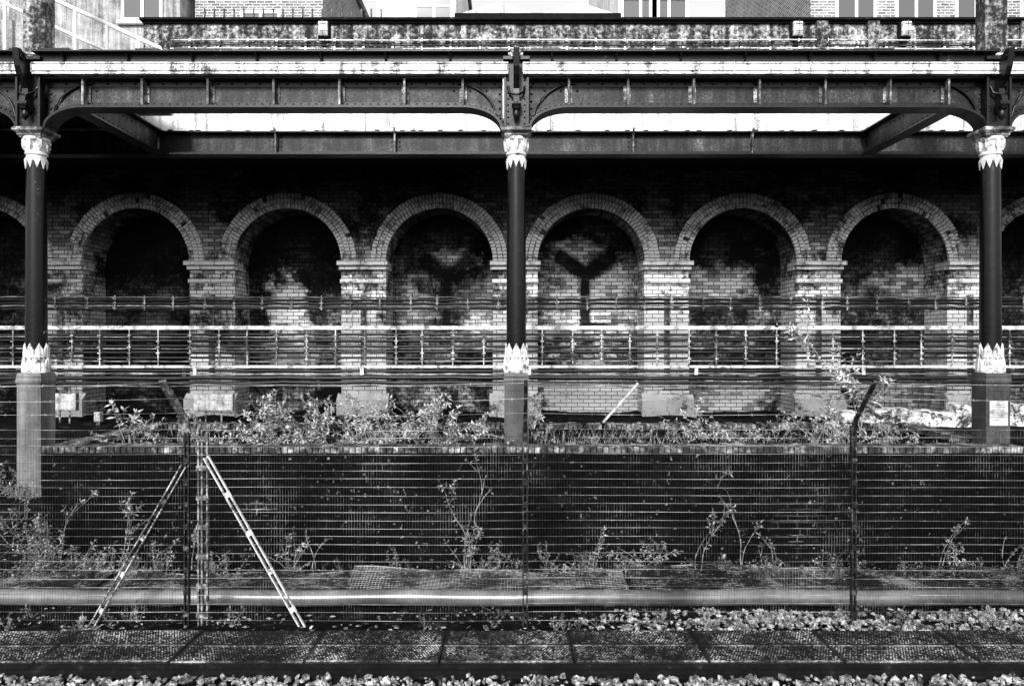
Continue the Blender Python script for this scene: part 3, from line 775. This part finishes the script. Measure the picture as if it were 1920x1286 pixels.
# ---------------------------------------------------------------- parapet over rear girder
pp=empty('concrete_parapet',(0,11.7,5.86),"stained concrete parapet wall with whitened base above the rear girder","parapet")
mb=MB(); mb.box(-5.95,12.5,11.65,11.95,5.86,6.75); mb.build('white_base',M_whitewall,pp)
mb=MB(); mb.box(-5.75,12.5,11.65,11.95,6.751,7.60)
for x in(4.82,5.62,8.0): mb.bbox(x-.09,x+.09,11.58,11.649,6.8,7.60,.01)
mb.bbox(4.95,5.5,11.60,11.649,7.08,7.38,.02); mb.build('concrete_face',M_conc,pp)
mb=MB(); mb.bbox(-5.78,12.5,11.56,11.98,7.601,7.645,.010); mb.box(-5.75,12.5,11.61,11.649,7.57,7.60); mb.build('coping',M_dark,pp)
for z,y,m_ in((7.30,11.6,M_steel),(7.22,11.6,M_steeldark),(7.16,11.58,M_gutter)):
    mb=MB(); x0=-5.3
    mb.tube([(x0+.9*i,y,z+.006*math.sin(i*1.3)) for i in range(18)],.012,6,caps=True)
    x=x0+.3
    while x<10: mb.box(x-.015,x+.015,y-.02,y+.05,z-.025,z+.025); x+=.45
    o=mb.build('conduit_rail',m_); tag(o,"thin conduit clipped along the stained parapet","conduit")
def lamp(x):
    e=empty('bulkhead_lamp',(x,11.6,7.30),"white bulkhead lamp with wire guard on the concrete parapet","lamp","bulkhead lamps along the parapet")
    mb=MB(); mb.bbox(x-.095,x+.095,11.57,11.645,7.32,7.59,.03); mb.box(x-.03,x+.03,11.60,11.645,7.20,7.33); mb.build('housing',M_dark,e)
    mb=MB(); mb.bbox(x-.070,x+.070,11.49,11.569,7.35,7.56,.035); mb.build('lens',M_lens,e)
    mb=MB()
    for z in(7.40,7.51): mb.tube([(x-.08,11.56,z),(x-.075,11.48,z),(x+.075,11.48,z),(x+.08,11.56,z)],.005,5)
    mb.tube([(x,11.56,7.345),(x,11.48,7.35),(x,11.48,7.56),(x,11.56,7.57)],.005,5)
    mb.build('wire_guard',M_steelmid,e)
    return e
l0=lamp(-2.92)
dup(l0,(4.42,11.6,7.30)); dup(l0,(6.1,11.6,7.30))

for x,lab in((-6.03,"mottled concrete post standing on the girder beside the railing"),(6.11,"mottled concrete post above the column head")):
    mb=MB(); mb.bbox(x-.14,x+.14,9.40,9.62,5.94,8.2,.02)
    o=mb.build('concrete_post',M_conc); tag(o,lab,"post","concrete posts above the columns")
hr=empty('stair_handrail',(-6,10.6,6),"white tubular handrail descending beside the parapet","handrail")
mb=MB(); 
mb.tube([(-7.6,10.6,7.98),(-5.0,10.6,6.78),(-4.9,10.6,6.6)],.030,8); mb.build('top_rail',M_lens,hr)
mb=MB(); mb.tube([(-7.6,10.6,7.60),(-5.35,10.6,6.55)],.024,8); mb.build('lower_rail',M_lens,hr)
for x in(-7.2,-6.2,-5.75,-5.3):
    mb=MB(); z=7.98-(x+7.6)*1.2/2.6; mb.tube([(x,10.6,5.95),(x,10.6,z)],.025,8); mb.build('baluster',M_lens,hr)
mb=MB(); mb.prismY([(-14,5.94),(-5.0,5.94),(-5.0,6.2),(-7.2,7.25),(-14,7.25)],10.75,11.0)
o=mb.build('stair_wall',M_renderdark); tag(o,"grey rendered stair wall behind the white handrail","wall")

# ---------------------------------------------------------------- buildings beyond
def house(x0,x1,y,h,wins,wallm,lab,wz=11.0):
    e=empty('brick_house' if wallm is M_house else 'rendered_building',((x0+x1)/2,y,6.1),lab,"building")
    mb=MB(); mb.box(x0,x1,y,y+8,6.1,h); mb.build('wall',wallm,e)
    mb=MB(); mb.bbox(x0-.1,x1+.1,y-.15,y+8.1,h+.002,h+.25,.03); mb.build('roof',M_conc,e)
    for wx in wins:
        for fl in range(-1,2):
            z0=wz+fl*2.9
            if z0<6.5 or z0+1.7>h: continue
            f=MB()
            f.box(wx-.55,wx+.55,y-.05,y-.002,z0+1.62,z0+1.70); f.box(wx-.55,wx+.55,y-.05,y-.002,z0,z0+.08)
            for dx in(-.55,-.03,.47): f.box(wx+dx,wx+dx+.08,y-.045,y-.003,z0+.081,z0+1.619)
            f.box(wx-.47,wx+.47,y-.04,y-.004,z0+.82,z0+.88)
            fo=f.build('window',M_lens,e)
            gl=MB(); gl.box(wx-.47,wx+.47,y-.02,y-.0045,z0+.08,z0+1.62); go=gl.build('pane',M_glass,e); go.parent=fo
            si=MB(); si.bbox(wx-.65,wx+.65,y-.12,y-.003,z0-.10,z0-.002,.01); so=si.build('sill',M_lens,e); so.parent=fo
    return e
house(-14.5,-8.9,20,15,[-9.9],M_renderdark,"large weathered rendered building beyond the parapet",8.3)
house(-8.7,-5.2,20.5,14,[-6.9],M_house,"brick building with sash window beyond the parapet",10.0)
house(-3.8,-1.6,21,15,[-2.2],M_whitewall,"narrow white rendered building with sash windows",11.2)
house(3.0,4.9,21,16,[3.6,4.4],M_render,"narrow rendered house with sash windows",10.6)
house(8.0,13.6,20,16,[9.2,10.8,12.4],M_house,"brick terrace with tall white framed windows",10.2)
sh=empty('white_shed',(.6,19,6.1),"white shed with a row of shallow gabled roofs","shed")
mb=MB(); mb.box(-1.4,2.7,19,23,6.1,10.9); mb.build('wall',M_whitewall,sh)
mb=MB()
for k in range(2): mb.prismY([(-1.4+k*2.05,10.9),(.65+k*2.05,10.9),(-.375+k*2.05,11.22)],18.9,23.1)
mb.build('roof',M_render,sh)
mb=MB(); mb.box(-1.45,2.75,18.8,18.9,10.80,10.9); mb.build('gutter',M_dark,sh)
rl=empty('street_railing',(-4.9,16,6.1),"dark iron street railing on the deck edge","railing")
mb=MB(); mb.box(-6.6,-2.8,15.99,16.01,9.52,9.56); mb.box(-6.6,-2.8,15.99,16.01,8.2,8.25)
x=-6.6
while x<-2.8: mb.box(x,x+.03,15.985,16.015,6.1,9.75); x+=.21
mb.build('bars',M_steeldark,rl)

# ---------------------------------------------------------------- plants
def plant(name,loc,h,spread,nst,leaf,lab,group=None,dens=1.0,droop=.3,seed=0,cat="plant",mat=None,lw=.17,br=.20):
    Rr=random.Random(seed); e=empty(name,loc,lab,cat,group)
    st=MB(); lv=MB(); L0=Vector(loc)
    def leafat(p,d,sz):
        up=Vector((Rr.uniform(-.5,.5),Rr.uniform(-.9,.3),1)).normalized()
        sd=d.cross(up)
        if sd.length<1e-3: sd=Vector((1,0,0))
        sd.normalize(); w=sz*lw; nn=sd.cross(d).normalized()
        a=p; b=p+d*sz*.45+sd*w-nn*sz*.03; c=p+d*sz-nn*sz*.2; dd=p+d*sz*.45-sd*w-nn*sz*.03; m=p+d*sz*.45+nn*sz*.05
        lv.add([a,b,c,dd,m],[(0,1,4),(1,2,4),(2,3,4),(3,0,4)])
    def stem(p,d,ln,r,lvl):
        n=max(4,int(ln/.06)); pts=[p.copy()]; q=p.copy(); dd=d.copy()
        for i in range(n):
            dd=(dd+Vector((Rr.uniform(-.2,.2),Rr.uniform(-.2,.2),-droop*.10*(i/n)+Rr.uniform(-.07,.05)))).normalized()
            q=q+dd*(ln/n); pts.append(q.copy())
            if i>n*.2 and Rr.random()<dens:
                for sgn in(-1,1):
                    sdv=Vector((-dd.y,dd.x,0)); 
                    if sdv.length<.05: sdv=Vector((1,0,0))
                    sdv.normalize(); a=Rr.uniform(0,math.pi)
                    sdv=Matrix.Rotation(a,3,dd)@sdv
                    ld=(sdv*sgn+dd*.6+Vector((0,0,-.2))).normalized(); leafat(q,ld,leaf*Rr.uniform(.5,1.25))
            if lvl<2 and i>n*.2 and Rr.random()<br:
                bd=(dd+Vector((Rr.uniform(-.9,.9),Rr.uniform(-.9,.9),Rr.uniform(-.1,.5)))).normalized()
                stem(q,bd,ln*Rr.uniform(.25,.5),r*.6,lvl+1)
        for k in range(4):
            leafat(q,(dd+Vector((Rr.uniform(-.8,.8),Rr.uniform(-.8,.8),Rr.uniform(-.3,.4)))).normalized(),leaf*Rr.uniform(.5,1))
        st.tube(pts,[r*(1-.75*i/len(pts)) for i in range(len(pts))],4,caps=False)
    for i in range(nst):
        a=Rr.uniform(0,6.28); t=Rr.uniform(0,spread)
        d=Vector((math.cos(a)*t,math.sin(a)*t,1)).normalized()
        stem(L0+Vector((Rr.uniform(-.05,.05),Rr.uniform(-.05,.05),0)),d,h*Rr.uniform(.5,1.2),.004+.003*h,0)
    tr=cat=="tree"
    st.build('trunk' if tr else 'stems',M_stem,e); lv.build('crown' if tr else 'leaves',mat or M_leaf,e); return e
G1="bushy weeds along the raised bed"
T=[plant('weed_shrub',(-3.2+1.1*k,9.9,1.24),.50+.06*k,2.6,9,.07,"scraggly buddleia shrub sprouting from the raised bed",G1,seed=k+1,dens=.85,droop=.9,br=.28) for k in range(4)]
bed=[(-4.6,10.2,.85),(-4.1,9.8,.75),(-3.7,10.6,1.0),(-3.0,10.7,1.05),(-2.4,9.7,.75),(-2.3,10.6,1.1),(-1.7,10.0,.9),(-1.4,10.8,1.05),(-0.9,10.2,.7),(-.5,10.8,.65),(-4.9,9.6,.7),(-2.7,10.9,1.1),(-3.3,10.0,.75),(-1.9,10.9,1.1),
     (1.7,10.4,.4),(2.3,10.0,.7),(2.7,10.6,.85),(3.1,10.9,.7),(3.6,10.2,.6),(4.2,10.3,.8),(4.7,10.8,1.0),(5.1,10.0,.7),(4.4,9.7,.55),(1.1,9.8,.3),(.5,10.4,.35),(-2.0,9.4,.6),(2.9,9.4,.45),(5.4,10.5,.65),(-3.4,9.1,.5),(-1.1,9.1,.5),(.9,9.1,.3),(3.8,9.1,.5),(5.0,9.15,.5)]
for i,(x,y,s) in enumerate(bed):
    dup(T[i%4],(x,y,1.22),R.uniform(0,6.28),s*R.uniform(.8,1.05))
plant('buddleia_tree',(5.05,10.9,1.24),1.55,.35,4,.115,"leggy self-seeded buddleia tree rising above the bed",None,.85,.2,24,"tree")
plant('buddleia_tree',(-4.9,9.6,1.24),.75,.45,3,.11,"slender leafy sapling at the end of the raised bed",None,.8,.3,22,"tree")
G2="weeds growing at the foot of the low wall"
U=[plant('weed',(-4.5+2*k,8.45,.02),.32+.05*k,2.0,8,.055,"leafy weed growing against the blackened wall",G2,.95,.8,seed=40+k,mat=M_leafdim,lw=.22) for k in range(4)]
for i in range(80):
    x=R.uniform(-6.2,6.0); y=R.uniform(8.15,8.6); s=R.uniform(.25,.7)
    if x<-3: s*=1.2
    if -3<x<-1.2: s*=.8
    if 2.4<x<3.4: s*=1.2
    dup(U[i%4],(x,y,gh(x,y)-.01),R.uniform(0,6.28),s)
for i in range(48):
    x=R.uniform(-7.2,-4.6); y=R.uniform(8.0,8.65) if x>-5.5 else R.uniform(8.1,9.7); dup(U[i%4],(x,y,gh(x,y)),R.uniform(0,6.28),R.uniform(.5,.9))
for i in range(34):
    x=R.uniform(-5,5.5); y=R.uniform(6.65,7.1); dup(U[i%4],(x,y,0),R.uniform(0,6.28),R.uniform(.2,.42))
for k,(x,h,s) in enumerate(((-4.45,1.0,50),(-2.25,.85,51),(-.5,1.25,52),(2.1,.8,53),(2.6,.9,54),(4.9,.6,55),(5.6,.45,56),(-5.2,.7,57),(-3.6,.5,58),(.9,.45,59))):
    plant('climbing_weed',(x,8.5,.02),h,.25,2,.065,"tall thin climbing weed leaning on the blackened brick","weeds climbing the low wall",.7,.5,s,mat=M_leafdim,lw=.2)
plant('trailing_weed',(-.72,8.95,1.38),.40,1.4,4,.08,"leafy weed trailing over the wall coping",None,1,3.5,70)
mb=MB()
for i in range(1500):
    x=R.uniform(-5.1,5.7); y=R.uniform(9.1,11.05)
    if not(0.3<x<1.9) and R.random()<.65: continue
    h=R.uniform(.05,.28); dx=R.uniform(-.12,.12); w=.003
    z=1.23
    mb.add([(x-w,y,z),(x+w,y,z),(x+dx*.5+w*.7,y,z+h*.6),(x+dx*.5-w*.7,y,z+h*.6),(x+dx*1.3,y,z+h)],[(0,1,2,3),(3,2,4)])
o=mb.build('dry_grass',M_leafdim); tag(o,"thin dry grass filling the raised bed","grass",kind="stuff")
mb=MB()
for i in range(2200):
    x=R.uniform(-6.5,6.2); y=R.choice([R.uniform(6.6,7.2),R.uniform(8.1,8.65)]); s=R.uniform(.010,.035); a=R.uniform(0,6.28); z=gh(x,y)+.012+R.uniform(0,.03)
    c,q=math.cos(a)*s,math.sin(a)*s
    mb.add([(x-c,y-q,z),(x+q*.4,y-c*.4,z+s*.3),(x+c,y+q,z+s*.2),(x-q*.4,y+c*.4,z)],[(0,1,2,3)])
o=mb.build('leaf_litter',M_leafdim); tag(o,"fallen leaves and litter on the dirty ground","leaf litter",kind="stuff")

# ---------------------------------------------------------------- light, world, camera
el=math.radians(32); az=math.radians(188)
w=bpy.data.worlds.new("World"); S.world=w; w.use_nodes=True; nt=w.node_tree
sky=nt.nodes.new('ShaderNodeTexSky'); sky.sky_type='NISHITA'; sky.sun_disc=False; sky.sun_elevation=el; sky.sun_rotation=az
sky.dust_density=4; sky.air_density=1.5
bw=nt.nodes.new('ShaderNodeRGBToBW'); pw_=nt.nodes.new('ShaderNodeMath'); pw_.operation='POWER'; pw_.inputs[1].default_value=.55
ml=nt.nodes.new('ShaderNodeMath'); ml.operation='MULTIPLY'; ml.inputs[1].default_value=3.6
bg=nt.nodes['Background']; bg.inputs['Strength'].default_value=.15
nt.links.new(sky.outputs[0],bw.inputs[0]); nt.links.new(bw.outputs[0],pw_.inputs[0]); nt.links.new(pw_.outputs[0],ml.inputs[0]); nt.links.new(ml.outputs[0],bg.inputs['Color'])
sl=bpy.data.lights.new('sun','SUN'); sl.energy=4.6; sl.angle=math.radians(10); sl.color=(1,1,1)
so=bpy.data.objects.new('sun',sl); COL.objects.link(so)
d=Vector((-.14,-math.cos(el),math.sin(el))).normalized()
so.rotation_euler=d.to_track_quat('Z','Y').to_euler()
cam=bpy.data.cameras.new('camera'); co=bpy.data.objects.new('camera',cam); COL.objects.link(co)
co.location=(0,0,2.6); co.rotation_euler=(math.radians(90),0,0); cam.lens=26.25; cam.sensor_width=36; cam.clip_end=2000; cam.clip_start=.05
S.camera=co
